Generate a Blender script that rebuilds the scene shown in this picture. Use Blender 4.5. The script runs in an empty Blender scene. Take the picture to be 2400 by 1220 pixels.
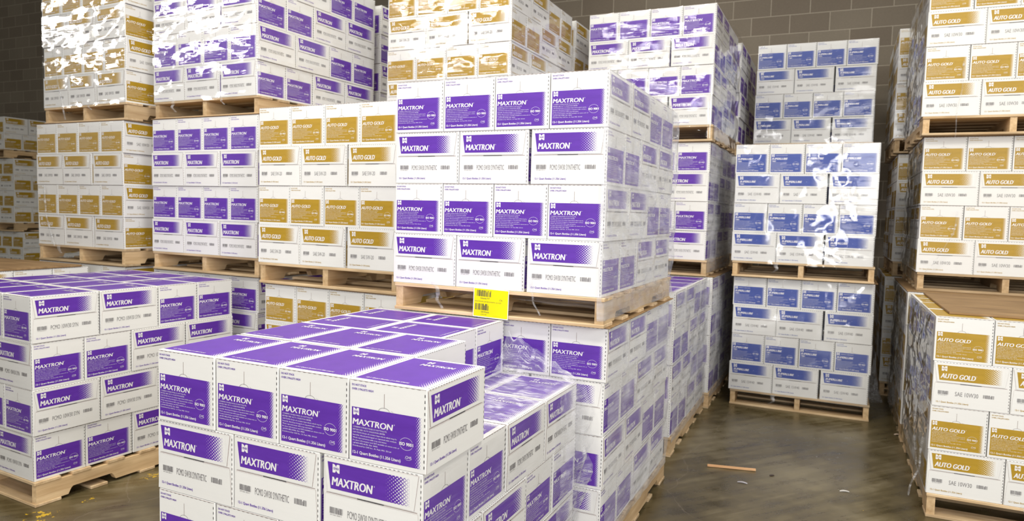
import bpy, math, random
from mathutils import Matrix, Vector, noise
S = bpy.context.scene
COL = S.collection
R_ = math.radians
PI = math.pi

# ------------------------------------------------------------------ camera
CAMZ = 1.507
pitch, roll = 0.0689919879, 0.0258392343
cp, sp, cr, sr = math.cos(pitch), math.sin(pitch), math.cos(roll), math.sin(roll)
F = Vector((0, cp, -sp)); U0 = Vector((0, sp, cp)); R0 = Vector((1, 0, 0))
RR = cr * R0 + sr * U0; UU = -sr * R0 + cr * U0
cd = bpy.data.cameras.new('camera'); cam = bpy.data.objects.new('camera', cd); COL.objects.link(cam)
cd.sensor_width = 36.0; cd.lens = 1644.62 / 2400 * 36; cd.clip_end = 200; cd.clip_start = 0.05
M = Matrix.Identity(4)
for i in range(3):
    M[i][0], M[i][1], M[i][2] = RR[i], UU[i], -F[i]
M[2][3] = CAMZ
cam.matrix_world = M
cd.dof.use_dof = True; cd.dof.focus_distance = 2.45; cd.dof.aperture_fstop = 4.5
S.camera = cam
# ------------------------------------------------------------------ world, lamps, exposure
w = bpy.data.worlds.new('world'); S.world = w; w.use_nodes = True
w.node_tree.nodes['Background'].inputs[0].default_value = (1.0, 0.95, 0.82, 1)
w.node_tree.nodes['Background'].inputs[1].default_value = 0.17

def area(name, loc, target, sx, sy, power, col=(1, 1, 1)):
    l = bpy.data.lights.new(name, 'AREA'); l.shape = 'RECTANGLE'; l.size = sx; l.size_y = sy
    l.energy = power; l.color = col
    o = bpy.data.objects.new(name, l); COL.objects.link(o); o.location = loc
    o.rotation_euler = (Vector(target) - Vector(loc)).to_track_quat('-Z', 'Y').to_euler()
    return o
# open dock door behind the photographer, then ceiling strip lamps over the aisles
dl = area('dock_door_light', (-0.5, -4.8, 2.9), (-0.9, 4.0, 1.3), 3.0, 2.6, 78, (1.0, 0.99, 0.98)); dl.data.spread = R_(112)
d2 = area('second_door_light', (4.6, -3.4, 3.2), (0.4, 4.0, 0.9), 2.2, 2.4, 78, (1.0, 0.99, 0.98)); d2.data.spread = R_(100)  # added fill lamp from the right, lifts the aisle-facing sides
for k, (x, y) in enumerate(((-2.4, 0.2), (1.6, 0.6), (-1.2, 2.6), (2.6, 3.2), (1.0, 6.6))):
    area('ceiling_lamp_light', (x, y, 5.6), (x, y, 0), 1.5, 0.5, (155, 130, 120, 60, 30)[k], (1.0, 0.95, 0.84))
for (x, y, z), t in (((-7.4, -4.1, 5.3), (1.0, 5.65, 2.7)), ((-8.7, -0.4, 5.3), (-0.5, 5.1, 2.8)), ((-13.2, 2.4, 5.3), (-2.1, 4.8, 2.7)), ((-16.5, 4.8, 5.3), (-3.2, 5.3, 2.7))):
    hb = area('high_bay_light', (x, y, z), t, 2.6, 0.24, 2.8, (1.0, 0.98, 0.94)); hb.data.spread = R_(26)  # lamps added for glints, each narrow beam aimed at one upper wrap
for x, p_ in ((-4.38, 62), (-2.42, 62)):
    area('slit_window_light', (x, -5.0, 1.8), (x + 2.2, 4.0, 1.5), 0.24, 3.0, p_, (1.0, 1.0, 1.0))
S.view_settings.view_transform = 'Standard'; S.view_settings.look = 'None'
S.view_settings.exposure = 0.0; S.view_settings.gamma = 1.0; S.view_settings.use_curve_mapping = False
try:
    S.cycles.transparent_max_bounces = 16; S.cycles.max_bounces = 6; S.cycles.diffuse_bounces = 3
    S.cycles.sample_clamp_indirect = 6.0; S.cycles.caustics_reflective = False
    S.cycles.use_denoising = True
except Exception: pass

# ------------------------------------------------------------------ node helpers
def mat(name):
    m = bpy.data.materials.new(name); m.use_nodes = True
    nt = m.node_tree; return m, nt, nt.nodes['Principled BSDF']
def node(nt, t, **kw):
    n = nt.nodes.new(t)
    for k, v in kw.items():
        if k.startswith('i_'):
            key = k[2:]; key = int(key) if key.isdigit() else key.replace('_', ' ')
            n.inputs[key].default_value = v
        else: setattr(n, k, v)
    return n
def lk(nt, a, b): nt.links.new(a, b)
def ramp(nt, src, stops):
    r = nt.nodes.new('ShaderNodeValToRGB'); e = r.color_ramp.elements
    while len(e) < len(stops): e.new(0.5)
    for q, (p, c) in zip(e, stops):
        q.position = p; q.color = (*c, 1) if len(c) == 3 else c
    lk(nt, src, r.inputs[0]); return r
def math_(nt, op, a, b=None):
    n = nt.nodes.new('ShaderNodeMath'); n.operation = op
    for i, v in enumerate((a, b)):
        if v is None: continue
        if isinstance(v, (int, float)): n.inputs[i].default_value = v
        else: lk(nt, v, n.inputs[i])
    return n.outputs[0]
def coords(nt, scale=(1, 1, 1), rot=(0, 0, 0), kind='Object'):
    tc = nt.nodes.new('ShaderNodeTexCoord'); mp = nt.nodes.new('ShaderNodeMapping')
    mp.inputs['Scale'].default_value = scale; mp.inputs['Rotation'].default_value = rot
    lk(nt, tc.outputs[kind], mp.inputs[0]); return mp.outputs[0]
def noise_tex(nt, vec, scale, detail=3, rough=0.5):
    n = node(nt, 'ShaderNodeTexNoise', i_Scale=scale, i_Detail=detail, i_Roughness=rough)
    lk(nt, vec, n.inputs['Vector']); return n
def bump(nt, h, bsdf, strength, dist=0.001):
    b = node(nt, 'ShaderNodeBump', i_Strength=strength, i_Distance=dist)
    lk(nt, h, b.inputs['Height']); lk(nt, b.outputs[0], bsdf.inputs['Normal']); return b

def m_card(name, base, var=0.03):
    m, nt, p = mat(name)
    v = coords(nt, (9, 9, 90)); n = noise_tex(nt, v, 1.0, 3)
    v2 = coords(nt); n2 = noise_tex(nt, v2, 9, 2)
    oi = nt.nodes.new('ShaderNodeObjectInfo')
    s = math_(nt, 'ADD', math_(nt, 'MULTIPLY', n.outputs[0], 0.05), math_(nt, 'MULTIPLY', n2.outputs[0], 0.05))
    s = math_(nt, 'ADD', s, math_(nt, 'MULTIPLY', oi.outputs['Random'], 0.04))
    s = math_(nt, 'ADD', s, 0.905)
    mx = node(nt, 'ShaderNodeVectorMath', operation='SCALE'); mx.inputs[0].default_value = base
    lk(nt, s, mx.inputs['Scale']); lk(nt, mx.outputs[0], p.inputs['Base Color'])
    p.inputs['Roughness'].default_value = 0.6
    bump(nt, n.outputs[0], p, 0.25, 0.0006); return m
def m_flat(name, c, rough=0.5, spec=0.4):
    m, nt, p = mat(name); p.inputs['Base Color'].default_value = (*c, 1); p.inputs['Roughness'].default_value = rough
    p.inputs['Specular IOR Level'].default_value = spec; return m
def m_ink(name, c):
    m, nt, p = mat(name)
    n = noise_tex(nt, coords(nt, (14, 14, 60)), 1.0, 3)
    r = ramp(nt, n.outputs[0], [(0.3, tuple(x * 0.93 for x in c)), (0.7, tuple(min(1, x * 1.05 + 0.004) for x in c))])
    lk(nt, r.outputs[0], p.inputs['Base Color']); p.inputs['Roughness'].default_value = 0.42
    return m
def m_halftone(name, c, white):
    """uv.x = 0..1 over the fade, uv.y in cells; uv.x*N gives cells (N stored in second uv map x)"""
    m, nt, p = mat(name)
    a = node(nt, 'ShaderNodeUVMap', uv_map='cells'); b = node(nt, 'ShaderNodeUVMap', uv_map='fade')
    sx = nt.nodes.new('ShaderNodeSeparateXYZ'); lk(nt, a.outputs[0], sx.inputs[0])
    sf = nt.nodes.new('ShaderNodeSeparateXYZ'); lk(nt, b.outputs[0], sf.inputs[0])
    x, y, f = sx.outputs[0], sx.outputs[1], sf.outputs[0]
    def star(ox, oy):
        fx = math_(nt, 'FRACT', math_(nt, 'ADD', x, ox)); fy = math_(nt, 'FRACT', math_(nt, 'ADD', y, oy))
        dx = math_(nt, 'ABSOLUTE', math_(nt, 'SUBTRACT', fx, 0.5)); dy = math_(nt, 'ABSOLUTE', math_(nt, 'SUBTRACT', fy, 0.5))
        return math_(nt, 'ADD', math_(nt, 'POWER', math_(nt, 'MULTIPLY', dx, 2), 0.75), math_(nt, 'POWER', math_(nt, 'MULTIPLY', dy, 2), 0.75))
    d = math_(nt, 'MINIMUM', star(0, 0), star(0.5, 0.5))
    thr = math_(nt, 'ADD', math_(nt, 'MULTIPLY', f, 1.0), 0.22)
    k = math_(nt, 'LESS_THAN', d, thr)
    mx = node(nt, 'ShaderNodeMix', data_type='RGBA')
    lk(nt, k, mx.inputs[0]); mx.inputs[6].default_value = (*c, 1); mx.inputs[7].default_value = (*white, 1)
    lk(nt, mx.outputs[2], p.inputs['Base Color']); p.inputs['Roughness'].default_value = 0.45
    return m
WHITE = (0.84, 0.84, 0.83)
M_CARD = m_card('white_cardboard', WHITE)
M_WINK = m_flat('white_print', (0.84, 0.83, 0.85), 0.5)
M_BLACK = m_flat('dark_print', (0.06, 0.055, 0.06), 0.6)
M_GREY = m_flat('grey_print', (0.23, 0.22, 0.23), 0.6)
M_CUT = m_flat('cardboard_cut_edge', (0.30, 0.22, 0.20), 0.8)
KITS = {
    'purple': dict(c=(0.115, 0.029, 0.39), brand='MAXTRON', shear=0.13, w=0.53),
    'gold': dict(c=(0.44, 0.270, 0.018), brand='AUTO GOLD', shear=0.22, w=0.57),
    'blue': dict(c=(0.040, 0.078, 0.37), brand='SUPERLUBE', shear=0.22, w=0.46),
}
for k, v in KITS.items():
    v['ink'] = m_ink(k + '_print', v['c']); v['half'] = m_halftone(k + '_halftone', v['c'], WHITE)

def m_wood(name, c1, c2, axis, rough=0.75):
    m, nt, p = mat(name)
    sc = [30, 30, 30]; sc[axis] = 2.2
    oi = nt.nodes.new('ShaderNodeObjectInfo')
    tc = nt.nodes.new('ShaderNodeTexCoord'); mp = nt.nodes.new('ShaderNodeMapping'); mp.inputs['Scale'].default_value = sc
    ad = nt.nodes.new('ShaderNodeVectorMath'); ad.operation = 'ADD'
    lk(nt, tc.outputs['Object'], ad.inputs[0]); lk(nt, math_(nt, 'MULTIPLY', oi.outputs['Random'], 20.0), ad.inputs[1])
    lk(nt, ad.outputs[0], mp.inputs[0])
    n = noise_tex(nt, mp.outputs[0], 1.0, 5, 0.6)
    r = ramp(nt, n.outputs[0], [(0.25, c1), (0.7, c2)])
    n2 = noise_tex(nt, tc.outputs['Object'], 5, 2)
    mx = node(nt, 'ShaderNodeMix', data_type='RGBA', blend_type='MULTIPLY'); mx.inputs[0].default_value = 0.5
    lk(nt, r.outputs[0], mx.inputs[6]); r2 = ramp(nt, n2.outputs[0], [(0.3, (0.62, 0.58, 0.52)), (0.65, (1, 1, 1))])
    lk(nt, r2.outputs[0], mx.inputs[7])
    vs = node(nt, 'ShaderNodeVectorMath', operation='SCALE'); lk(nt, mx.outputs[2], vs.inputs[0]); lk(nt, math_(nt, 'ADD', math_(nt, 'MULTIPLY', oi.outputs['Random'], 0.35), 0.80), vs.inputs['Scale'])
    lk(nt, vs.outputs[0], p.inputs['Base Color']); p.inputs['Roughness'].default_value = rough
    bump(nt, n.outputs[0], p, 0.4, 0.002); return m
M_WOODX = m_wood('pallet_wood_boards', (0.46, 0.30, 0.15), (0.80, 0.62, 0.40), 0)
M_WOODY = m_wood('pallet_wood_stringers', (0.52, 0.33, 0.16), (0.84, 0.63, 0.38), 1)
M_PLY = m_wood('brown_plywood', (0.20, 0.115, 0.05), (0.42, 0.27, 0.13), 0, 0.7)

def m_film(name, haze, ior, rough, bdist, diag=0.1, scale=(1.6, 6.0), lo=0.45, hi=0.75, refl=1.0, base=0.07, w2=1.0, w3=0.12, tint=0.995):
    m, nt, p = mat(name); nt.nodes.remove(p)
    out = nt.nodes['Material Output']
    uv = node(nt, 'ShaderNodeUVMap', uv_map='sheet')
    mp = nt.nodes.new('ShaderNodeMapping'); mp.inputs['Scale'].default_value = (scale[0], scale[1], 1); mp.inputs['Rotation'].default_value = (0, 0, diag)
    lk(nt, uv.outputs[0], mp.inputs[0])
    n = noise_tex(nt, mp.outputs[0], 1.3, 4, 0.55); n.inputs['Distortion'].default_value = 0.7
    n2 = noise_tex(nt, uv.outputs[0], 3.0, 3, 0.5); n2.inputs['Distortion'].default_value = 0.8
    m3_ = nt.nodes.new('ShaderNodeMapping'); m3_.inputs['Scale'].default_value = (scale[0] * 2.2, scale[1] * 9, 1); m3_.inputs['Rotation'].default_value = (0, 0, diag); lk(nt, uv.outputs[0], m3_.inputs[0])
    n3 = noise_tex(nt, m3_.outputs[0], 1.3, 3, 0.6)
    h = math_(nt, 'ADD', math_(nt, 'ADD', math_(nt, 'MULTIPLY', n.outputs[0], 0.7), math_(nt, 'MULTIPLY', n2.outputs[0], w2)), math_(nt, 'MULTIPLY', n3.outputs[0], w3))
    b = node(nt, 'ShaderNodeBump', i_Strength=1.0, i_Distance=bdist); lk(nt, h, b.inputs['Height'])
    tr = node(nt, 'ShaderNodeBsdfTransparent'); tr.inputs[0].default_value = (tint, tint + .001, tint + .005, 1)
    gl = node(nt, 'ShaderNodeBsdfGlossy'); gl.inputs['Roughness'].default_value = rough; gl.inputs[0].default_value = (1, 1, 1, 1)
    lk(nt, b.outputs[0], gl.inputs['Normal'])
    fr = node(nt, 'ShaderNodeFresnel', i_IOR=ior); lk(nt, b.outputs[0], fr.inputs['Normal'])
    ge = nt.nodes.new('ShaderNodeNewGeometry')   # a thin sheet reflects alike from both sides
    lk(nt, math_(nt, 'ADD', math_(nt, 'MULTIPLY', ge.outputs['Backfacing'], 1 / ior - ior), ior), fr.inputs['IOR'])
    mx = nt.nodes.new('ShaderNodeMixShader'); lk(nt, math_(nt, 'MULTIPLY', fr.outputs[0], refl), mx.inputs[0]); lk(nt, tr.outputs[0], mx.inputs[1]); lk(nt, gl.outputs[0], mx.inputs[2])
    df = node(nt, 'ShaderNodeBsdfDiffuse'); df.inputs[0].default_value = (0.84, 0.85, 0.89, 1)
    tl = node(nt, 'ShaderNodeBsdfTranslucent'); tl.inputs[0].default_value = (0.84, 0.85, 0.90, 1)
    m2 = nt.nodes.new('ShaderNodeMixShader'); m2.inputs[0].default_value = 0.3; lk(nt, df.outputs[0], m2.inputs[1]); lk(nt, tl.outputs[0], m2.inputs[2])
    st = ramp(nt, math_(nt, 'ADD', math_(nt, 'MULTIPLY', n.outputs[0], .6), math_(nt, 'MULTIPLY', n3.outputs[0], .4)), [(lo, (0, 0, 0)), (hi, (1, 1, 1))]); st2 = ramp(nt, n2.outputs[0], [(0.38, (0.15,) * 3), (0.62, (1,) * 3)])
    hz = math_(nt, 'MULTIPLY', math_(nt, 'MULTIPLY', st.outputs[0], st2.outputs[0]), haze)
    hz = math_(nt, 'ADD', hz, base * haze)
    m3 = nt.nodes.new('ShaderNodeMixShader'); lk(nt, hz, m3.inputs[0]); lk(nt, mx.outputs[0], m3.inputs[1]); lk(nt, m2.outputs[0], m3.inputs[2])
    lk(nt, m3.outputs[0], out.inputs[0]); return m
M_FILM_SIDE = m_film('stretch_wrap_creased', 0.70, 1.5, 0.07, 0.007, 0.12, (0.9, 3.6), .44, .70, 0.55, 0.30)
M_FILM_FRONT = m_film('stretch_wrap_taut', 0.08, 1.52, 0.035, 0.0022, 0.05, (0.9, 11.0), .5, .75, 1.0, 0.05, 0.25, 0.10)
M_FILM_LIGHT = m_film('stretch_wrap_thin', 0.30, 1.4, 0.08, 0.007, 0.5, (1.2, 8.0), .46, .72, 0.6, 0.1)
M_FILM_SHADE = m_film('stretch_wrap_mirror_smooth', 0.05, 2.1, 0.07, 0.003, 1.2, (0.8, 3.0), .5, .8, 1.0, 0.05, 0.12, 0.03, tint=0.80)  # clear film greyed so the gold loads' left sides look in shade
M_FILM_TORN = m_film('stretch_wrap_torn', 0.80, 1.45, 0.09, 0.008, 0.6, (1.0, 16.0), .46, .60, 0.5, 0.12)

# ------------------------------------------------------------------ mesh helpers
class MB:
    def __init__(s): s.v = []; s.f = []; s.m = []; s.cell = {}; s.fade = {}; s.sheet = {}
    def quad(s, a, b, c, d, m=0, cell=None, fade=None):
        i = len(s.v); s.v += [a, b, c, d]; s.f.append((i, i + 1, i + 2, i + 3)); s.m.append(m)
        if cell: s.cell[len(s.f) - 1] = cell; s.fade[len(s.f) - 1] = fade
    def poly(s, pts, m=0):
        i = len(s.v); s.v += list(pts); s.f.append(tuple(range(i, i + len(pts)))); s.m.append(m)
    def box(s, lo, hi, m=0):
        x0, y0, z0 = lo; x1, y1, z1 = hi; i = len(s.v)
        s.v += [(x0, y0, z0), (x1, y0, z0), (x1, y1, z0), (x0, y1, z0), (x0, y0, z1), (x1, y0, z1), (x1, y1, z1), (x0, y1, z1)]
        for f in ((3, 2, 1, 0), (4, 5, 6, 7), (0, 1, 5, 4), (1, 2, 6, 5), (2, 3, 7, 6), (3, 0, 4, 7)):
            s.f.append(tuple(i + k for k in f)); s.m.append(m)
    def rbox(s, lo, hi, r, m=0):
        """box with chamfered edges (one mesh island)"""
        import itertools
        idx = {}
        def vid(p):
            if p not in idx: idx[p] = len(s.v); s.v.append(p)
            return idx[p]
        c = [(lo[k], hi[k]) for k in range(3)]; inn = [(lo[k] + r, hi[k] - r) for k in range(3)]
        def V(sg, ax):  # corner sg, on face of axis ax
            return tuple(c[k][sg[k]] if k == ax else inn[k][sg[k]] for k in range(3))
        def add(pts, nrm):
            ids = [vid(p) for p in pts]
            a, b, d = Vector(pts[0]), Vector(pts[1]), Vector(pts[2])
            if (b - a).cross(d - b).dot(nrm) < 0: ids.reverse()
            s.f.append(tuple(ids)); s.m.append(m)
        for ax in range(3):
            o = [k for k in range(3) if k != ax]
            for sd in (0, 1):
                pts = []
                for q in ((0, 0), (1, 0), (1, 1), (0, 1)):
                    sg = [0, 0, 0]; sg[ax] = sd; sg[o[0]] = q[0]; sg[o[1]] = q[1]; pts.append(V(sg, ax))
                nn = Vector((0, 0, 0)); nn[ax] = 1 if sd else -1; add(pts, nn)
        for ax in range(3):  # edges along ax
            o = [k for k in range(3) if k != ax]
            for a in (0, 1):
                for b in (0, 1):
                    s0 = [0, 0, 0]; s0[o[0]] = a; s0[o[1]] = b; s1 = list(s0); s1[ax] = 1
                    nn = Vector((0, 0, 0)); nn[o[0]] = 2 * a - 1; nn[o[1]] = 2 * b - 1
                    add([V(s0, o[0]), V(s1, o[0]), V(s1, o[1]), V(s0, o[1])], nn)
        for sg in itertools.product((0, 1), repeat=3):
            nn = Vector([2 * q - 1 for q in sg]); add([V(sg, 0), V(sg, 1), V(sg, 2)], nn)
    def mesh(s, name, mats, smooth=False):
        me = bpy.data.meshes.new(name); me.from_pydata([tuple(p) for p in s.v], [], s.f)
        for m in mats: me.materials.append(m)
        me.polygons.foreach_set('material_index', s.m)
        if smooth: me.polygons.foreach_set('use_smooth', [True] * len(s.f))
        if s.cell:
            for nm, dct in (('cells', s.cell), ('fade', s.fade)):
                uv = me.uv_layers.new(name=nm)
                for fi, cs in dct.items():
                    for li, c in zip(me.polygons[fi].loop_indices, cs): uv.data[li].uv = c
        if s.sheet:
            uv = me.uv_layers.new(name='sheet')
            for p in me.polygons:
                for li in p.loop_indices: uv.data[li].uv = s.sheet[me.loops[li].vertex_index]
        me.update(); return me
def link(name, me, parent=None):
    o = bpy.data.objects.new(name, me); COL.objects.link(o)
    if parent: o.parent = parent
    return o
def tag(o, label, cat, group=None, kind=None):
    if label: o['label'] = label
    if cat: o['category'] = cat
    if group: o['group'] = group
    if kind: o['kind'] = kind
    return o

# ------------------------------------------------------------------ print (lettering) helpers
_tc = {}
_cap = []
def capheight():
    if not _cap:
        c = bpy.data.curves.new('t', 'FONT'); c.body = 'H'; c.size = 1.0
        o = bpy.data.objects.new('t', c); COL.objects.link(o)
        me = bpy.data.meshes.new_from_object(o.evaluated_get(bpy.context.evaluated_depsgraph_get()))
        _cap.append(max(v.co.y for v in me.vertices)); print('cap height', _cap)
        bpy.data.objects.remove(o); bpy.data.curves.remove(c); bpy.data.meshes.remove(me)
    return _cap[0]
def text2d(txt, bold=0.0, shear=0.0, res=2):
    """triangles of a line of type, normalised: x from 0..w, cap height 1"""
    key = (txt, bold, shear, res)
    if key in _tc: return _tc[key]
    c = bpy.data.curves.new('t', 'FONT'); c.body = txt; c.size = 1.0; c.offset = bold; c.shear = shear; c.resolution_u = res
    o = bpy.data.objects.new('t', c); COL.objects.link(o)
    dg = bpy.context.evaluated_depsgraph_get(); me = bpy.data.meshes.new_from_object(o.evaluated_get(dg))
    vs = [(v.co.x, v.co.y) for v in me.vertices]; fs = [tuple(p.vertices) for p in me.polygons]
    bpy.data.objects.remove(o); bpy.data.curves.remove(c); bpy.data.meshes.remove(me)
    x0 = min(p[0] for p in vs); x1 = max(p[0] for p in vs)
    _tc[key] = ([((p[0] - x0) / (x1 - x0), p[1] / capheight()) for p in vs], fs); return _tc[key]
class Face:
    """2-D printing surface: origin (left bottom as viewed), s axis, t axis, offset direction"""
    def __init__(s, mb, org, sa, ta): s.mb = mb; s.o = Vector(org); s.s = Vector(sa); s.t = Vector(ta); s.n = s.s.cross(s.t)
    def p(s, a, b, d): return tuple(s.o + s.s * a + s.t * b + s.n * d)
    def rect(s, a0, b0, a1, b1, m, d=0.0004): s.mb.quad(s.p(a0, b0, d), s.p(a1, b0, d), s.p(a1, b1, d), s.p(a0, b1, d), m)
    def quad(s, pts, m, d=0.0004): s.mb.quad(*[s.p(a, b, d) for a, b in pts], m)
    def pol(s, pts, m, d=0.0008): s.mb.poly([s.p(a, b, d) for a, b in pts], m)
    def half(s, a0, b0, a1, b1, m, nx, cell, d=0.0004, sl=0.0):
        ny = (b1 - b0) / cell
        s.mb.quad(s.p(a0, b0, d), s.p(a1, b0, d), s.p(a1 + sl, b1, d), s.p(a0, b1, d), m,
                  cell=[(0, 0), (nx, 0), (nx, ny), (0, ny)], fade=[(0, 0), (1, 0), (1, 1), (0, 1)])
    def text(s, txt, a0, b0, wd, h, m, bold=0.0, shear=0.0, d=0.0008, res=2, flip=False):
        vs, fs = text2d(txt, bold, shear, res); i = len(s.mb.v)
        s.mb.v += [s.p(a0 + x * wd, b0 + y * h, d) for x, y in vs]
        for f in fs: s.mb.f.append(tuple(i + k for k in f)); s.mb.m.append(m)
    def brand(s, txt, a0, b0, wd, h, m, shear):
        for q in range(4): s.text(txt, a0 + (q - 1.5) * h * .035, b0, wd, h, m, 0.0, shear, 0.0008 + q * .00004, 3)
    def logo(s, a0, b0, z, ink, wht, big=True):
        d = 0.0008
        L = [(0, 0), (.40, 0), (.5, .22), (.5, .78), (.40, 1), (0, 1)]; Rr = [(.5, .22), (.60, 0), (1, 0), (1, 1), (.60, 1), (.5, .78)]
        L = [(0.03, 0), (.30, 0), (.44, .10), (.5, .30), (.5, .70), (.40, .86), (.22, 1), (0.0, 1), (0, .06)]
        Rr = [(.5, .30), (.60, .14), (.78, 0), (1, 0), (1, .94), (.97, 1), (.70, 1), (.56, .90), (.5, .70)]
        s.pol([(a0 + x * z, b0 + y * z) for x, y in L], wht, d); s.pol([(a0 + x * z, b0 + y * z) for x, y in Rr], wht, d)
        s.rect(a0 + z * .485, b0 + z * .10, a0 + z * .515, b0 + z * .32, ink, 0.0011); s.rect(a0 + z * .485, b0 + z * .68, a0 + z * .515, b0 + z * .9, ink, 0.0011)
        s.text('CENEX', a0 + z * .06, b0 + z * .38, z * .88, z * .25, ink, 0.02, 0, 0.0012, 1)
    def arc(s, cx, cy, rx, ry, a0, a1, th, m, n=10):
        for i in range(n):
            t0 = R_(a0 + (a1 - a0) * i / n); t1 = R_(a0 + (a1 - a0) * (i + 1) / n)
            q = [(cx + (rx - th) * math.cos(t0), cy + (ry - th) * math.sin(t0)), (cx + rx * math.cos(t0), cy + ry * math.sin(t0)),
                 (cx + rx * math.cos(t1), cy + ry * math.sin(t1)), (cx + (rx - th) * math.cos(t1), cy + (ry - th) * math.sin(t1))]
            s.quad(q, m, 0.0008)
    def bars(s, a0, b0, a1, b1, m, seed, n=18):
        r = random.Random(seed); x = a0; st = (a1 - a0) / n
        while x < a1:
            wd = st * r.choice((.25, .35, .6, .9)); s.rect(x, b0, min(x + wd, a1), b1 - (0.25 * (b1 - b0) if r.random() < .12 else 0), m, 0.0006); x += wd + st * r.choice((.2, .35, .6))

# ------------------------------------------------------------------ the carton
W, L, H = 0.254, 0.337, 0.2286
BW, BL, BH = 0.2505, 0.3315, 0.2280
FINE = ['CONSERVE OUR RESOURCES. DO NOT POLLUTE.', 'RETURN USED OIL TO COLLECTION CENTER.', 'CAUTION: Draw oil contains byproducts which may be',
        'harmful. Avoid prolonged or repeated skin contact.', 'Wash exposed areas with soap and water.', 'Product information and SDS available at cenex.com or',
        'call 800-852-8186, Ext. 8435.', 'Distributed by CHS Inc., St. Paul, MN  55164']
# slots: 0 card 1 ink 2 white print 3 dark print 4 halftone 5 cut edge 6 grey print
def dash_line(f, a0, b0, a1, b1, n, th, m=3, d=0.0006, duty=.5):
    for i in range(n):
        t0 = i / n + .1 / n; t1 = t0 + duty / n
        p0 = (a0 + (a1 - a0) * t0, b0 + (b1 - b0) * t0); p1 = (a0 + (a1 - a0) * t1, b0 + (b1 - b0) * t1)
        if abs(a1 - a0) > abs(b1 - b0): f.quad([(p0[0], p0[1] - th), (p1[0], p1[1] - th), (p1[0], p1[1] + th), (p0[0], p0[1] + th)], m, d)
        else: f.quad([(p0[0] - th, p0[1]), (p0[0] + th, p0[1]), (p1[0] + th, p1[1]), (p1[0] - th, p1[1])], m, d)
def print_end(f, kit):
    """the narrow face, BW wide"""
    w_, h_ = BW, BH; k = KITS[kit]
    x0, x1, z0, z1 = .035 * w_, .862 * w_, .058 * h_, .665 * h_
    f.rect(x0, z0, x1, z1, 1); f.half(x1, z0, .945 * w_, z1, 4, 3.0, 0.0092)
    f.logo(.055 * w_, .568 * h_, .079 * w_, 1, 2)
    if kit == 'blue':
        f.text('PREMIUM LUBRICANTS', .17 * w_, .60 * h_, .34 * w_, .022 * h_, 2)
        f.text(k['brand'], .055 * w_, .475 * h_, k['w'] * w_, .058 * h_, 2, .035, k['shear']); f.text('TMS', .055 * w_, .40 * h_, .13 * w_, .045 * h_, 2, .01, .2)
        top = .37
    else:
        f.brand(k['brand'], .05 * w_, .452 * h_, k['w'] * w_, .073 * h_, 2, k['shear']); top = .415
        f.text('R', (.065 + k['w']) * w_, .515 * h_, .010 * w_, .016 * h_, 2)
    for i, ln in enumerate(FINE):
        f.text(ln, .055 * w_, (top - .033 * i) * h_, .60 * w_ * len(ln) / 52, .0165 * h_, 2, 0.0, 0.0, res=1)
    f.text('12-1 Quart Bottles (11.356 Liters)', .055 * w_, .095 * h_, .63 * w_, .034 * h_, 2, .02)
    f.text('ISO 9001', .665 * w_, .305 * h_, .175 * w_, .036 * h_, 2, .03)
    f.arc(.753 * w_, .325 * h_, .085 * w_, .075 * h_, 25, 155, .003 * w_, 2); f.arc(.753 * w_, .325 * h_, .085 * w_, .075 * h_, 205, 335, .003 * w_, 2)
    f.text('CHS', .745 * w_, .155 * h_, .075 * w_, .03 * h_, 2); f.arc(.78 * w_, .165 * h_, .045 * w_, .03 * h_, 190, 350, .002 * w_, 2)
    f.text('DO NOT STACK', .035 * w_, .925 * h_, .195 * w_, .024 * h_, 1, .02); f.text('OVER 2 PALLETS HIGH', .035 * w_, .875 * h_, .285 * w_, .024 * h_, 1, .02)
    f.rect(.461 * w_, .70 * h_, .4665 * w_, .875 * h_, 5); f.arc(.464 * w_, .655 * h_, .075 * w_, .055 * h_, 12, 168, .0045 * w_, 6)
    f.arc(.45 * w_, .62 * h_, .16 * w_, .085 * h_, 20, 50, .002 * w_, 6, 4)
    f.rect(.012 * w_, .9905 * h_, .99 * w_, .9965 * h_, 5, .0004)
    dash_line(f, .977 * w_, .06 * h_, .977 * w_, .97 * h_, 13, .0012); dash_line(f, .05 * w_, .988 * h_, .95 * w_, .988 * h_, 12, .0006, 6)
TXT = {'5w30': 'PCMO 5W30 SYNTHETIC', '10w30s': 'PCMO 10W30 SYN', '5w20': 'SAE 5W-20', '10w30': 'SAE 10W30', '15w40': 'SAE 15W40'}
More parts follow.
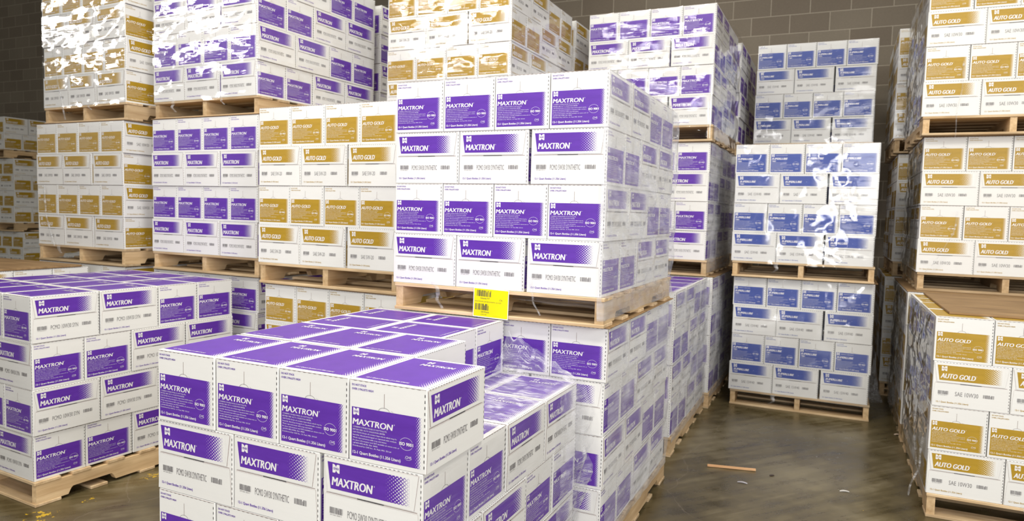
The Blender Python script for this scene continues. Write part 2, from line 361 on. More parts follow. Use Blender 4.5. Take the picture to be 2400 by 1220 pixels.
def body_mesh(kit):
    mb = MB(); x, y = BL / 2, BW / 2; k = KITS[kit]
    mb.rbox((-x, -y, 0), (x, y, BH), 0.0022, 0)
    print_end(Face(mb, (x, -y, 0), (0, 1, 0), (0, 0, 1)), kit)
    print_end(Face(mb, (-x, y, 0), (0, -1, 0), (0, 0, 1)), kit)
    # top: read from the +x end. s = +y, t = -x
    f = Face(mb, (x, -y, BH), (0, 1, 0), (-1, 0, 0)); w_, h_ = BW, BL
    f.rect(.02 * w_, .055 * h_, .80 * w_, .955 * h_, 1); f.half(.80 * w_, .055 * h_, .965 * w_, .955 * h_, 4, 5.0, 0.0105)
    f.logo(.32 * w_, .815 * h_, .085 * w_, 1, 2)
    f.brand(k['brand'], .30 * w_, .72 * h_, .46 * w_, .058 * h_, 2, k['shear'])
    f.text('12-1 Quart Bottles (11.356 Liters)', .12 * w_, .10 * h_, .56 * w_, .022 * h_, 2, .02)
    dash_line(f, .05 * w_, .93 * h_, .75 * w_, .93 * h_, 40, .0004, 2, .0008, .3); dash_line(f, .988 * w_, .03 * h_, .988 * w_, .97 * h_, 24, .0009)
    # bottom-edge and slit of the long faces
    for sg in (1, -1):
        g = Face(mb, (-x * sg, -y * sg, 0), (sg, 0, 0), (0, 0, 1))
        g.rect(.035 * BL, .526 * BH, .955 * BL, .5335 * BH, 5, .0003)
        g.rect(.36 * BL, .524 * BH, .63 * BL, .5375 * BH, 3, .0006)
        dash_line(g, .986 * BL, .03 * BH, .986 * BL, .97 * BH, 14, .0010); dash_line(g, .03 * BL, .987 * BH, .97 * BL, .987 * BH, 22, .0008)
    return mb.mesh('carton_body_' + kit, [M_CARD, k['ink'], M_WINK, M_BLACK, k['half'], M_CUT, M_GREY])
def slab2(mb, pts, d, m=0):
    """thin prism in the face plane y<0 (pts are (s,t) seen from -y), thickness d outward"""
    x, y = BL / 2, BW / 2
    fr = [(-x + a, -y - d, b) for a, b in pts]; bk = [(-x + a, -y - 0.0002, b) for a, b in pts]
    n = len(pts); i = len(mb.v); mb.v += fr + bk
    mb.f.append(tuple(range(i, i + n))); mb.m.append(m)
    for q in range(n):
        r = (q + 1) % n; mb.f.append((i + r, i + q, i + n + q, i + n + r)); mb.m.append(5)
def upper_mesh(kit):
    mb = MB(); k = KITS[kit]; x, y = BL / 2, BW / 2
    slab2(mb, [(.055 * BL, .548 * BH), (.925 * BL, .548 * BH), (.965 * BL, .974 * BH), (.012 * BL, .974 * BH)], .0020)
    f = Face(mb, (-x, -y - .0020, 0), (1, 0, 0), (0, 0, 1))
    f.quad([(.085 * BL, .590 * BH), (.655 * BL, .590 * BH), (.655 * BL, .925 * BH), (.050 * BL, .925 * BH)], 1)
    f.half(.655 * BL, .590 * BH, .905 * BL, .925 * BH, 4, 7.0, 0.0100)
    f.logo(.105 * BL, .798 * BH, .074 * BL, 1, 2)
    if kit == 'blue':
        f.text(k['brand'], .105 * BL, .70 * BH, .36 * BL, .062 * BH, 2, .035, k['shear']); f.text('TMS', .105 * BL, .625 * BH, .10 * BL, .045 * BH, 2, .01, .2)
    else: f.brand(k['brand'], .10 * BL, .638 * BH, (.42 if kit == 'purple' else .45) * BL, .105 * BH, 2, k['shear'])
    f.text('R', (.535 if kit == 'purple' else .56) * BL, .725 * BH, .008 * BL, .018 * BH, 2)
    return mb.mesh('carton_upper_flap_' + kit, [M_CARD, k['ink'], M_WINK, M_BLACK, k['half'], M_CUT, M_GREY])
def lower_mesh(kit, grade):
    mb = MB(); k = KITS[kit]; x, y = BL / 2, BW / 2
    slab2(mb, [(.008 * BL, .008 * BH), (.985 * BL, .008 * BH), (.962 * BL, .515 * BH), (.03 * BL, .515 * BH)], .0012)
    f = Face(mb, (-x, -y - .0012, 0), (1, 0, 0), (0, 0, 1))
    f.bars(.075 * BL, .275 * BH, .215 * BL, .355 * BH, 6, 3, 22); f.text('071443 20311', .08 * BL, .25 * BH, .12 * BL, .016 * BH, 6)
    tw = {'5w30': .40, '10w30s': .40, '5w20': .26, '10w30': .30, '15w40': .30}[grade]
    f.text(TXT[grade], .265 * BL if tw > .35 else .30 * BL, .262 * BH, tw * BL, .092 * BH, 6)
    e = .265 + tw + .06 if tw > .35 else .66
    f.bars(e * BL, .275 * BH, (e + .14) * BL, .35 * BH, 6, 8, 12)
    f.text('12-1 Quart Bottles (11.356 Liters)', .06 * BL, .085 * BH, .42 * BL, .034 * BH, 1, .015)
    return mb.mesh('carton_lower_flap_' + kit, [M_CARD, k['ink'], M_WINK, M_BLACK, k['half'], M_CUT, M_GREY])
BODY = {k: body_mesh(k) for k in KITS}; UPPER = {k: upper_mesh(k) for k in KITS}; LOWER = {}
def lower(k, g):
    if (k, g) not in LOWER: LOWER[(k, g)] = lower_mesh(k, g)
    return LOWER[(k, g)]

# ------------------------------------------------------------------ pallet meshes (origin: front left bottom of its footprint, height PH)
PH, PW, PD = 0.124, 1.016, 1.205
def pallet_meshes():
    t = MB(); b = MB()
    for i in range(7):
        wd = .125 if i in (0, 6) else .095; y = (PD - .11) * i / 6 if i else 0; y = min(y, PD - wd)
        t.rbox((0, y, PH - .016), (PW, y + wd, PH), .002)
    for i in range(5):
        wd = .125 if i in (0, 4) else .09; y = min((PD - .11) * i / 4, PD - wd)
        b.rbox((0.0, y, 0), (PW, y + wd, .015), .002)
    st = []
    for x in (.004, PW / 2 - .018, PW - .042):
        s = MB(); z0, z1 = .0155, PH - .0165; nz = z0 + .036
        prof = [(.008, z0), (.16, z0), (.175, nz - .008), (.185, nz), (.385, nz), (.395, nz - .008), (.41, z0)]
        prof += [(PD - a, z) for a, z in reversed(prof[1:])] + [(PD - .008, z0), (PD - .008, z1), (.008, z1)]
        a = [(x, p[0], p[1]) for p in prof]; c = [(x + .038, p[0], p[1]) for p in prof]; n = len(prof)
        s.v += a + c; s.f.append(tuple(reversed(range(n)))); s.m.append(0); s.f.append(tuple(range(n, 2 * n))); s.m.append(0)
        for q in range(n):
            r = (q + 1) % n; s.f.append((q, r, n + r, n + q)); s.m.append(0)
        st.append(s.mesh('pallet_stringer_mesh', [M_WOODY]))
    return t.mesh('pallet_top_deck_mesh', [M_WOODX]), b.mesh('pallet_bottom_deck_mesh', [M_WOODX]), st
PT, PB, PS = pallet_meshes()
def place(o, fr, u, v, z, yaw=0.0):
    x0, y0, a = fr
    o.location = (x0 + math.cos(a) * u - math.sin(a) * v, y0 + math.sin(a) * u + math.cos(a) * v, z); o.rotation_euler = (0, 0, a + yaw)
def pallet(fr, z, desc, n=3):
    r = bpy.data.objects.new('wooden_pallet', None); COL.objects.link(r); r.empty_display_size = .1
    tag(r, 'wooden pallet under ' + desc, 'pallet', 'wooden pallets')
    place(r, fr, 0.008, -0.004, z)
    link('top_deck', PT, r); link('bottom_deck', PB, r)
    for s in PS: link('stringer', s, r)
    return r

# ------------------------------------------------------------------ unit loads
UH = 1.0444
ORD = ['first', 'second', 'third', 'fourth']
def cells(kind):
    out = []
    def rowW(v0, rank):
        for i in range(4): out.append(('w', i, rank, i * W + W / 2, v0 + L / 2))
    def rowL(v0, rank):
        for i, u in enumerate((.001 + L / 2 - .003, L + L / 2 - .005, 3 * L + .005 - L / 2 - .002)): out.append(('l', i, rank, u, v0 + W / 2))
    if kind == 'A': rowW(0, 0); rowW(L, 1); rowL(2 * L, 2); rowL(2 * L + W, 3)
    else: rowL(0, 0); rowL(W, 1); rowW(2 * W, 2); rowW(2 * W + L, 3)
    return out
#KEEPDEF
# per load, per layer from the bottom: the cartons that can be seen; the hearts of the loads never are
KEEP = {
    'A': {0: (13,), 1: (0, 1, 2, 3, 7, 10, 13,), 2: (0, 1, 2, 5, 8, 9, 12, 13,), 3: (0, 1, 2, 3, 4, 5, 6, 8, 9, 11, 12,)},
    'B': {0: (0, 1, 2, 5, 9, 13,), 1: (0, 1, 2, 3, 7, 10, 13,), 2: (0, 1, 2, 5, 9, 13,), 3: (0, 1, 2, 3, 4, 5, 6, 7, 8, 9, 10, 11, 12, 13,)},
    'C': {0: (0, 1, 2, 5, 9, 13,), 1: (0, 1, 2, 3, 7, 10, 13,), 2: (0, 1, 2, 5, 9, 13,), 3: (0, 1, 2, 3, 7, 10, 13,)},
    'D': {0: (2, 5, 9, 13,), 1: (3, 7, 10, 13,), 2: (1, 2, 5, 9, 13,), 3: (0, 1, 2, 3, 7, 10, 13,)},
    'E0': {0: (0, 1, 2, 4, 8,), 1: (0, 1, 2, 3, 10,), 2: (0, 1, 2, 4, 8,), 3: (0, 1, 2, 3, 10,)},
    'E1': {0: (0, 1, 2, 4, 8,), 1: (0, 1, 2, 3, 7,), 2: (0, 1, 2, 4, 8,), 3: (0, 1, 2, 3, 7,)},
    'F2': {0: (0, 1, 2, 8,), 1: (0, 1, 2, 3, 6,), 2: (0, 1, 2, 4, 8,), 3: (0, 1, 2, 3, 6,)},
    'G1': {0: (0, 1, 2, 3, 6, 10,), 1: (0, 1, 2, 3, 4, 8, 11,), 2: (0, 1, 2, 3, 6, 10,), 3: (0, 1, 2, 4, 8, 11,)},
    'H0': {0: (2, 5, 9, 13,), 1: (3, 7, 10, 13,), 2: (2, 5, 9, 13,), 3: (2, 3, 7, 10, 13,)},
    'H1': {0: (1, 2, 5, 9, 13,), 1: (2, 3, 7, 10, 13,), 2: (1, 2, 5, 9, 13,), 3: (2, 3, 7, 10, 13,)},
    'H2': {0: (1, 2, 5, 9, 13,), 1: (0, 1, 2, 3, 7, 10, 13,), 2: (0, 1, 2, 5, 9, 13,), 3: (0, 1, 2, 3, 7, 10, 13,)},
    'I': {0: (2, 5, 9, 13,), 1: (3, 7, 10, 13,), 2: (2, 5, 9, 13,), 3: (3, 7, 10, 12, 13,)},
    'J0': {1: (3,), 2: (2,), 3: (0, 1, 2, 3, 7,)},
    'J1': {0: (0, 1, 2,), 1: (0, 1, 2, 3,), 2: (0, 1, 2,), 3: (0, 1, 2, 3,)},
    'J2': {0: (0, 1, 2, 4, 5, 9, 13,), 1: (0, 1, 2, 3, 7, 10, 13,), 2: (0, 1, 2, 5, 9, 13,), 3: (0, 7, 10, 13,)},
    'K2': {0: (0, 1, 2,), 1: (0, 1, 2, 3, 7, 10, 13,), 2: (0, 1, 2, 5, 9, 13,), 3: (0, 1, 2, 3, 7, 10, 13,)},
    'L0': {3: (0, 1, 2, 3, 7, 10,)},
    'L1': {0: (0, 1, 2, 5,), 1: (0, 1, 2, 3,), 2: (0, 1, 2, 5,), 3: (0, 1, 2, 3,)},
    'L2': {0: (0, 1, 2,), 1: (0, 1, 2, 3,), 2: (0, 1, 2,), 3: (0, 1, 2, 3,)},
    'M': {0: (2,), 1: (3,), 2: (2,), 3: (3, 7, 10, 13,)},
    'N0': {2: (0, 1,), 3: (0, 1, 2, 3, 7,)},
    'N1': {0: (0, 1, 2,), 1: (0, 1, 2, 3,), 2: (0, 1, 2,), 3: (0, 1, 2, 3,)},
    'P0': {0: (2, 5, 9, 13,), 1: (3, 7, 10, 13,), 2: (2, 5, 9, 13,), 3: (3, 7, 10, 13,)},
    'P1': {0: (2, 5, 9, 13,), 1: (3, 7, 10, 13,), 2: (2, 5, 9, 13,), 3: (3, 7, 10,)},
    'P2': {0: (2, 5, 9, 13,), 1: (3, 7, 10, 13,), 2: (2, 5, 9, 13,), 3: (3, 7, 10, 13,)},
    'Q0': {2: (0, 1, 2, 5, 9, 13,), 3: (0, 1, 2, 3, 7,)},
    'Q1': {0: (0, 1, 2, 5, 9,), 1: (0, 1, 2, 3, 7, 10,), 2: (0, 1, 2, 5, 9,), 3: (0, 1, 2, 3, 7, 10,)},
    'Q2': {0: (0, 1, 2, 5, 9, 13,), 1: (0, 1, 2, 3, 7, 10,)},
    'R2': {1: (3,), 2: (2, 5,), 3: (3, 7,)},
    'T2': {0: (2,), 1: (3,), 2: (2,), 3: (3,)},
    'X0': {0: (0, 3, 6, 10,), 1: (0, 4, 8, 11,), 2: (0, 3, 6, 10,), 3: (0, 4, 8, 11,)},
    'X1': {0: (0, 1, 2, 3, 6, 10,), 1: (0, 1, 2, 3, 4, 8, 11,), 2: (0, 1, 2, 3, 6, 10,), 3: (0, 1, 2, 3, 4, 8, 11,)},
    'X2': {0: (0, 1, 2, 3, 6, 10,), 1: (0, 1, 2, 3, 4, 8, 11,), 2: (0, 1, 2, 3, 6, 10,), 3: (0, 1, 2, 4, 8, 11,)},
    'Y0': {0: (0, 3, 6, 10,), 1: (0, 4, 8, 11,), 2: (0, 3, 6, 10,), 3: (0, 4, 8, 11,)},
    'Y1': {0: (0, 3, 6, 10,), 1: (0, 4, 8, 11,), 2: (0, 3, 6, 10,), 3: (0, 4, 8, 11,)},
    'Y2': {0: (0, 3, 6, 10,), 1: (0, 4, 8, 11,), 2: (0, 3, 6, 10,), 3: (0, 4, 8, 11,)},
}
#ENDKEEP
UNITS = []
def unit(key, x, y, deg, lev, kit, grade, desc, layers=4, drop=None, dz=0.0, sheet=True, lsh=None, fmt=None):
    fr = (x, y, R_(deg)); z0 = lev * UH + dz
    UNITS.append((key, fr, z0, layers))
    if KEEP is not None and key not in KEEP: return fr, z0
    pallet(fr, z0, desc)
    rnd = random.Random(sum(ord(c) * (i + 3) for i, c in enumerate(key)))
    grp = kit + '-labelled cartons on ' + desc
    for q in range(layers):
        kind = 'BABA'[q]; ou = rnd.uniform(-.004, .004) + ((lsh or {}).get(q, 0)); ov = rnd.uniform(-.004, .003)
        lay = {layers - 1: 'top layer', 0: 'bottom layer'}.get(q, {1: 'third layer', 2: 'second layer'}[q] if q in (1, 2) else '')
        if layers == 2: lay = ['bottom layer', 'top layer'][q]
        for ci, (t, i, rank, u, v) in enumerate(cells(kind)):
            n = 4 if t == 'w' else 3
            ju, jv, jr = rnd.uniform(-.0007, .0007), rnd.uniform(-.0007, .0007) + ((rnd.random() < .25) * rnd.uniform(-.004, 0) if rank == 0 else 0), rnd.uniform(-.0022, .0022)
            if drop and (q, rank, i) in drop: continue
            bit = q * 14 + ci
            if KEEP is not None and ci not in KEEP[key].get(q, ()): continue
            o = link(kit + '_carton', BODY[kit])
            yaw = -PI / 2 if t == 'w' else 0.0
            place(o, fr, u + ou + ju, v + ov + jv, z0 + PH + q * H, yaw + jr)
            flaps = []
            if t == 'w': flaps = ([0] if i == 0 else []) + ([PI] if i == 3 else [])
            elif rank == 0: flaps = [0]
            for fa in flaps:
                for nm, me in (('upper_flap', UPPER[kit]), ('lower_flap', lower(kit, grade))):
                    c = link(nm, me, o); c.rotation_euler = (0, 0, fa)
            pos = ('leftmost', 'second from left', 'third from left' if n == 4 else 'rightmost', 'rightmost')[i]
            dp = 'front' if rank == 0 else ('', 'second rank', 'third rank', 'back rank')[rank]
            tag(o, f'{kit}-labelled carton, {pos}, {dp}, {lay}, {desc}', 'carton', grp)
            o['_id'] = f'{key}:{bit}'
    return fr, z0

# ------------------------------------------------------------------ the building
def structure(o): o['kind'] = 'structure'; return o
def floor_mat():
    m, nt, p = mat('sealed_concrete')
    v = coords(nt, (1, 1, 1), (0, 0, R_(-25)))
    a = noise_tex(nt, v, 1.1, 6, 0.6)
    st = nt.nodes.new('ShaderNodeMapping'); st.inputs['Scale'].default_value = (1.2, 16, 1); st.inputs['Rotation'].default_value = (0, 0, R_(8)); lk(nt, v, st.inputs[0])
    b = noise_tex(nt, st.outputs[0], 1.0, 5, 0.65); c = noise_tex(nt, v, 7, 5, 0.6)
    s = math_(nt, 'ADD', math_(nt, 'MULTIPLY', a.outputs[0], 0.5), math_(nt, 'ADD', math_(nt, 'MULTIPLY', b.outputs[0], 0.3), math_(nt, 'MULTIPLY', c.outputs[0], 0.2)))
    r = ramp(nt, s, [(0.38, (0.048, 0.036, 0.014)), (0.5, (0.118, 0.092, 0.042)), (0.61, (0.225, 0.188, 0.112))])
    # worn yellow marking flecks
    y = noise_tex(nt, v, 26, 4, 0.7); sep = nt.nodes.new('ShaderNodeTexCoord'); sx = nt.nodes.new('ShaderNodeSeparateXYZ'); lk(nt, sep.outputs['Object'], sx.inputs[0])
    def spot(cx, cy, rad):
        d = math_(nt, 'SQRT', math_(nt, 'ADD', math_(nt, 'POWER', math_(nt, 'SUBTRACT', sx.outputs[0], cx), 2), math_(nt, 'POWER', math_(nt, 'SUBTRACT', sx.outputs[1], cy), 2)))
        return math_(nt, 'MAXIMUM', math_(nt, 'SUBTRACT', 1.0, math_(nt, 'DIVIDE', d, rad)), 0.0)
    sp = None
    for cx, cy, rad in ((-2.215, 3.27, .17), (-1.96, 3.80, .16), (-1.80, 3.86, .14), (1.85, 3.55, .06), (2.62, 5.55, .10), (-2.1, 3.45, .08)):
        q = spot(cx, cy, rad); sp = q if sp is None else math_(nt, 'MAXIMUM', sp, q)
    k = math_(nt, 'GREATER_THAN', math_(nt, 'MULTIPLY', math_(nt, 'POWER', sp, 0.35), y.outputs[0]), 0.50)
    # saw-cut joint and hairline cracks
    vo = node(nt, 'ShaderNodeTexVoronoi', feature='DISTANCE_TO_EDGE', i_Scale=0.42); wob = noise_tex(nt, v, 2.0, 3)
    wv = nt.nodes.new('ShaderNodeVectorMath'); wv.operation = 'MULTIPLY_ADD'; lk(nt, wob.outputs[1], wv.inputs[0]); wv.inputs[1].default_value = (.35, .35, 0); lk(nt, v, wv.inputs[2]); lk(nt, wv.outputs[0], vo.inputs['Vector'])
    ck = math_(nt, 'LESS_THAN', vo.outputs['Distance'], 0.0011)
    m1 = node(nt, 'ShaderNodeMix', data_type='RGBA'); lk(nt, math_(nt, 'MULTIPLY', ck, 0.22), m1.inputs[0]); lk(nt, r.outputs[0], m1.inputs[6]); m1.inputs[7].default_value = (.30, .25, .2, 1)
    m2 = node(nt, 'ShaderNodeMix', data_type='RGBA'); lk(nt, k, m2.inputs[0]); lk(nt, m1.outputs[2], m2.inputs[6]); m2.inputs[7].default_value = (.62, .40, .02, 1)
    lk(nt, m2.outputs[2], p.inputs['Base Color'])
    rr = ramp(nt, math_(nt, 'ADD', math_(nt, 'MULTIPLY', b.outputs[0], .5), math_(nt, 'MULTIPLY', c.outputs[0], .5)), [(0.35, (.20,) * 3), (0.65, (.46,) * 3)])
    lk(nt, rr.outputs[0], p.inputs['Roughness']); p.inputs['Specular IOR Level'].default_value = 0.6
    bump(nt, c.outputs[0], p, 0.12, 0.002); return m
mb = MB(); mb.quad((-22, -8, 0), (14, -8, 0), (14, 22, 0), (-22, 22, 0)); structure(link('floor', mb.mesh('floor', [floor_mat()])))
def wall_mat():
    m, nt, p = mat('painted_concrete_block')
    v = coords(nt)
    br = node(nt, 'ShaderNodeTexBrick', offset=0.5, squash=1.0)
    for k_, val in (('Scale', 1.0), ('Mortar Size', 0.0055), ('Mortar Smooth', 0.25), ('Bias', 0.0), ('Brick Width', 0.4064), ('Row Height', 0.2032)): br.inputs[k_].default_value = val
    br.inputs['Color1'].default_value = (0.185, 0.150, 0.112, 1); br.inputs['Color2'].default_value = (0.235, 0.200, 0.152, 1); br.inputs['Mortar'].default_value = (0.38, 0.335, 0.265, 1)
    lk(nt, v, br.inputs['Vector'])
    n = noise_tex(nt, v, 45, 4, 0.7); n2 = noise_tex(nt, v, 1.4, 3)
    mx = node(nt, 'ShaderNodeMix', data_type='RGBA', blend_type='MULTIPLY'); mx.inputs[0].default_value = .8
    r = ramp(nt, math_(nt, 'ADD', math_(nt, 'MULTIPLY', n.outputs[0], .5), math_(nt, 'MULTIPLY', n2.outputs[0], .5)), [(.3, (.75,) * 3), (.7, (1,) * 3)])
    lk(nt, br.outputs[0], mx.inputs[6]); lk(nt, r.outputs[0], mx.inputs[7]); lk(nt, mx.outputs[2], p.inputs['Base Color']); p.inputs['Roughness'].default_value = .8
    h = math_(nt, 'SUBTRACT', math_(nt, 'MULTIPLY', n.outputs[0], .15), br.outputs['Fac']); bump(nt, h, p, .5, .006); return m
WA = R_(-24.25); we = Vector((math.cos(WA), math.sin(WA), 0)); wn = Vector((-math.sin(WA), math.cos(WA), 0))
mb = MB(); mb.quad((-24, -4.0, 0), (16, -4.0, 0), (16, 4.2, 0), (-24, 4.2, 0))
wl = structure(link('wall_back', mb.mesh('wall_back', [wall_mat()])))
worg = wn * 8.5 + we * (-0.927 + .4064 * .0); zc = 3.766 - .2032 * 0
wl.matrix_world = Matrix.Translation(worg + Vector((0, 0, zc))) @ Matrix.Rotation(WA, 4, 'Z') @ Matrix.Rotation(PI / 2, 4, 'X')

# ------------------------------------------------------------------ the loads
A_DROP = {(3, 1, 3), (3, 2, 2), (3, 3, 2)}
u = {}
u['A'] = unit('A', -1.136, 2.231, -25.1, 0, 'purple', '5w30', 'open front stack with bare top', drop=A_DROP)
u['B'] = unit('B', -3.204, 3.83, -28.2, 0, 'purple', '10w30s', 'low stack by yellow floor paint')
u['D'] = unit('D', -.522, 3.290, -24.8, 0, 'purple', '5w30', 'bottom load of centre stack')
u['C'] = unit('C', -.548, 3.255, -25.2, 1, 'purple', '5w30', 'load above yellow pallet tag')
u['I'] = unit('I', .092, 4.731, -24.6, 0, 'purple', '5w30', 'ground load behind centre stack')
u['H0'] = unit('H0', .650, 5.88, -25, 0, 'purple', '5w30', 'bottom load of rear purple stack')
u['H1'] = unit('H1', .585, 5.875, -25, 1, 'purple', '5w30', 'middle load of rear purple stack')
u['H2'] = unit('H2', .585, 5.865, -25.4, 2, 'purple', '5w30', 'top load of rear purple stack')
for l, d in ((0, 'bottom'), (1, 'middle'), (2, 'top')):
    u['P%d' % l] = unit('P%d' % l, 1.17, 7.06, -25, l, 'purple', '5w30', d + ' load of purple stack near wall')
for l, d in ((0, 'ground'), (1, 'middle'), (2, 'high')):
    u['K%d' % l] = unit('K%d' % l, -.963 + (.02 if l < 2 else 0), 5.302 + (.04 if l < 2 else 0), -24.9, l, 'gold', '5w20', d + ' gold load behind yellow-tagged load')
for l, d in ((0, 'ground'), (1, 'middle'), (2, 'high')):
    u['R%d' % l] = unit('R%d' % l, -.43, 6.45, -25, l, 'gold', '5w20', d + ' gold load, second from wall')
for l, d in ((0, 'ground'), (1, 'middle'), (2, 'high')):
    u['S%d' % l] = unit('S%d' % l, .07, 7.60 - .06, -25, l, 'gold', '5w20', d + ' gold load nearest block wall')
u['J0'] = unit('J0', -2.545, 4.965, -26.5, 0, 'purple', '5w30', 'bottom load, purple between gold stacks')
u['J1'] = unit('J1', -2.535, 4.94, -26.7, 1, 'purple', '5w30', 'middle load, purple between gold stacks')
u['J2'] = unit('J2', -2.563, 5.03, -27.3, 2, 'purple', '5w30', 'top load, purple between gold stacks')
for l, d in ((0, 'bottom'), (1, 'middle'), (2, 'top')):
    u['T%d' % l] = unit('T%d' % l, -2.00, 6.19, -27, l, 'purple', '5w30', d + ' purple load behind tall stack')
u['N0'] = unit('N0', -1.49, 4.22, -27.8, 0, 'gold', '5w20', 'bottom load of centre gold stack')
u['N1'] = unit('N1', -1.527, 4.218, -26.7, 1, 'gold', '5w20', 'upper load of centre gold stack')
u['L0'] = unit('L0', -3.70, 5.47, -25.8, 0, 'gold', '10w30', 'hidden bottom load, gold behind plywood')
u['L1'] = unit('L1', -3.689, 5.454, -25.8, 1, 'gold', '10w30', 'middle gold load behind long plywood')
u['L2'] = unit('L2', -3.657, 5.504, -27.8, 2, 'gold', '10w30', 'glaring top gold load, dark wall')
u['M'] = unit('M', -4.47, 4.40, -25, 0, 'gold', '10w30', 'load under long plywood sheet')
u['E0'] = unit('E0', 1.79, 5.628, -25, 0, 'blue', '15w40', 'bottom load of blue stack')
u['E1'] = unit('E1', 1.749, 5.591, -24.5, 1, 'blue', '15w40', 'upper load of blue stack')
for l, d in ((0, 'ground'), (1, 'middle'), (2, 'high')):
    u['F%d' % l] = unit('F%d' % l, 2.27 + (.015 if l < 2 else 0), 6.75 + (.08 if l < 2 else 0), -24.3, l, 'blue', '15w40', d + ' blue load against block wall')
u['G1'] = unit('G1', 2.154, 3.525, -24.1, 0, 'gold', '10w30', 'gold load topped with plywood')
u['X0'] = unit('X0', 2.69, 4.735, -24.7, 0, 'gold', '10w30', 'bottom load behind plywood-topped gold')
u['X1'] = unit('X1', 2.77, 4.80, -24.9, 1, 'gold', '10w30', 'middle load behind plywood-topped gold')
u['X2'] = unit('X2', 2.717, 4.76, -24.0, 2, 'gold', '10w30', 'top load behind plywood-topped gold')
for l, d in ((0, 'bottom'), (1, 'middle'), (2, 'top')):
    u['Y%d' % l] = unit('Y%d' % l, 3.215 + (0, .05, 0)[l], 6.03, -24.6, l, 'gold', '10w30', d + ' sliver of gold beside wall')
for l, d in ((0, 'bottom'), (1, 'middle'), (2, 'top')):
    u['Q%d' % l] = unit('Q%d' % l, -7.92 - .12 * l, 10.45, -24.6, l, 'gold', '10w30', d + ' load of dim distant stack', layers=2 if l == 2 else 4)

# wood sheets
def sheet(name, fr, u0, v0, u1, v1, z, th, label, cat, m=None):
    b = MB(); b.rbox((0, 0, 0), (u1 - u0, v1 - v0, th), .0015); o = link(name, b.mesh(name, [m or M_PLY]))
    place(o, fr, u0, v0, z); return tag(o, label, cat, 'thin wooden slip sheets' if name == 'slip_sheet' else None)
sheet('plywood_sheet', u['G1'][0], .07, .115, 1.29, 1.19, PH + 4 * H + .001, .012, 'brown plywood sheet lying on the low gold load', 'plywood')
sheet('plywood_sheet', u['M'][0], -.2, -.10, 1.016, 1.13, PH + 4 * H + .001, .014, 'long tan plywood sheet behind the low purple stack', 'plywood')
for k_, d in (('D', 'yellow-tagged pallet'), ('N0', 'upper gold centre pallet'), ('J0', 'middle purple pallet'), ('J1', 'top purple pallet between golds'), ('L1', 'top gold pallet by dark wall'), ('E0', 'upper blue pallet'), ('H1', 'top rear purple pallet'), ('X1', 'top gold pallet at right edge'), ('X0', 'middle gold pallet at right edge'), ('L0', 'middle gold pallet behind long plywood'), ('H0', 'middle rear purple pallet')):
    fr, z0, = u[k_]; ex = .012
    sheet('slip_sheet', fr, -.006, -.012 if k_ == 'D' else 0.0, 1.03, 1.21, z0 + PH + 4 * H + .0004, .0055, 'thin brown slip sheet under ' + d, 'slip sheet')

# yellow tag on the centre pallet
fr, z0 = u['C']
tg = MB(); tw_, th_ = .172, .128
tg.rbox((0, -.0012, 0), (tw_, 0, th_), .0004, 0)
f = Face(tg, (0, -.0012, 0), (1, 0, 0), (0, 0, 1)); f.rect(.004, .004, tw_ - .003, th_ - .003, 1, .0003)
f.bars(.018, .092, .088, .119, 2, 5, 16); f.text('066677', .036, .081, .044, .0065, 2); f.text('CA', .128, .079, .015, .006, 2)
f.text('MAXTRON 5W30 SYNTH 12/1QT', .008, .0675, .13, .0045, 2); f.bars(.012, .032, .076, .060, 2, 9, 16)
f.text('SR9566', .040, .021, .040, .0065, 2); f.text('A7K106', .040, .011, .028, .004, 2); f.text('11/09/16', .100, .009, .035, .004, 3)
o = link('pallet_tag', tg.mesh('pallet_tag', [M_WINK, m_flat('yellow_tag', (0.88, 0.80, 0.0), .4), M_BLACK, m_flat('faint_tag_print', (.62, .52, .02), .5)]))
tag(o, 'bright yellow barcode tag on the front of the centre pallet', 'tag'); place(o, fr, .425, -.0075, z0 + PH - .123); o.rotation_euler[1] = R_(1.2)

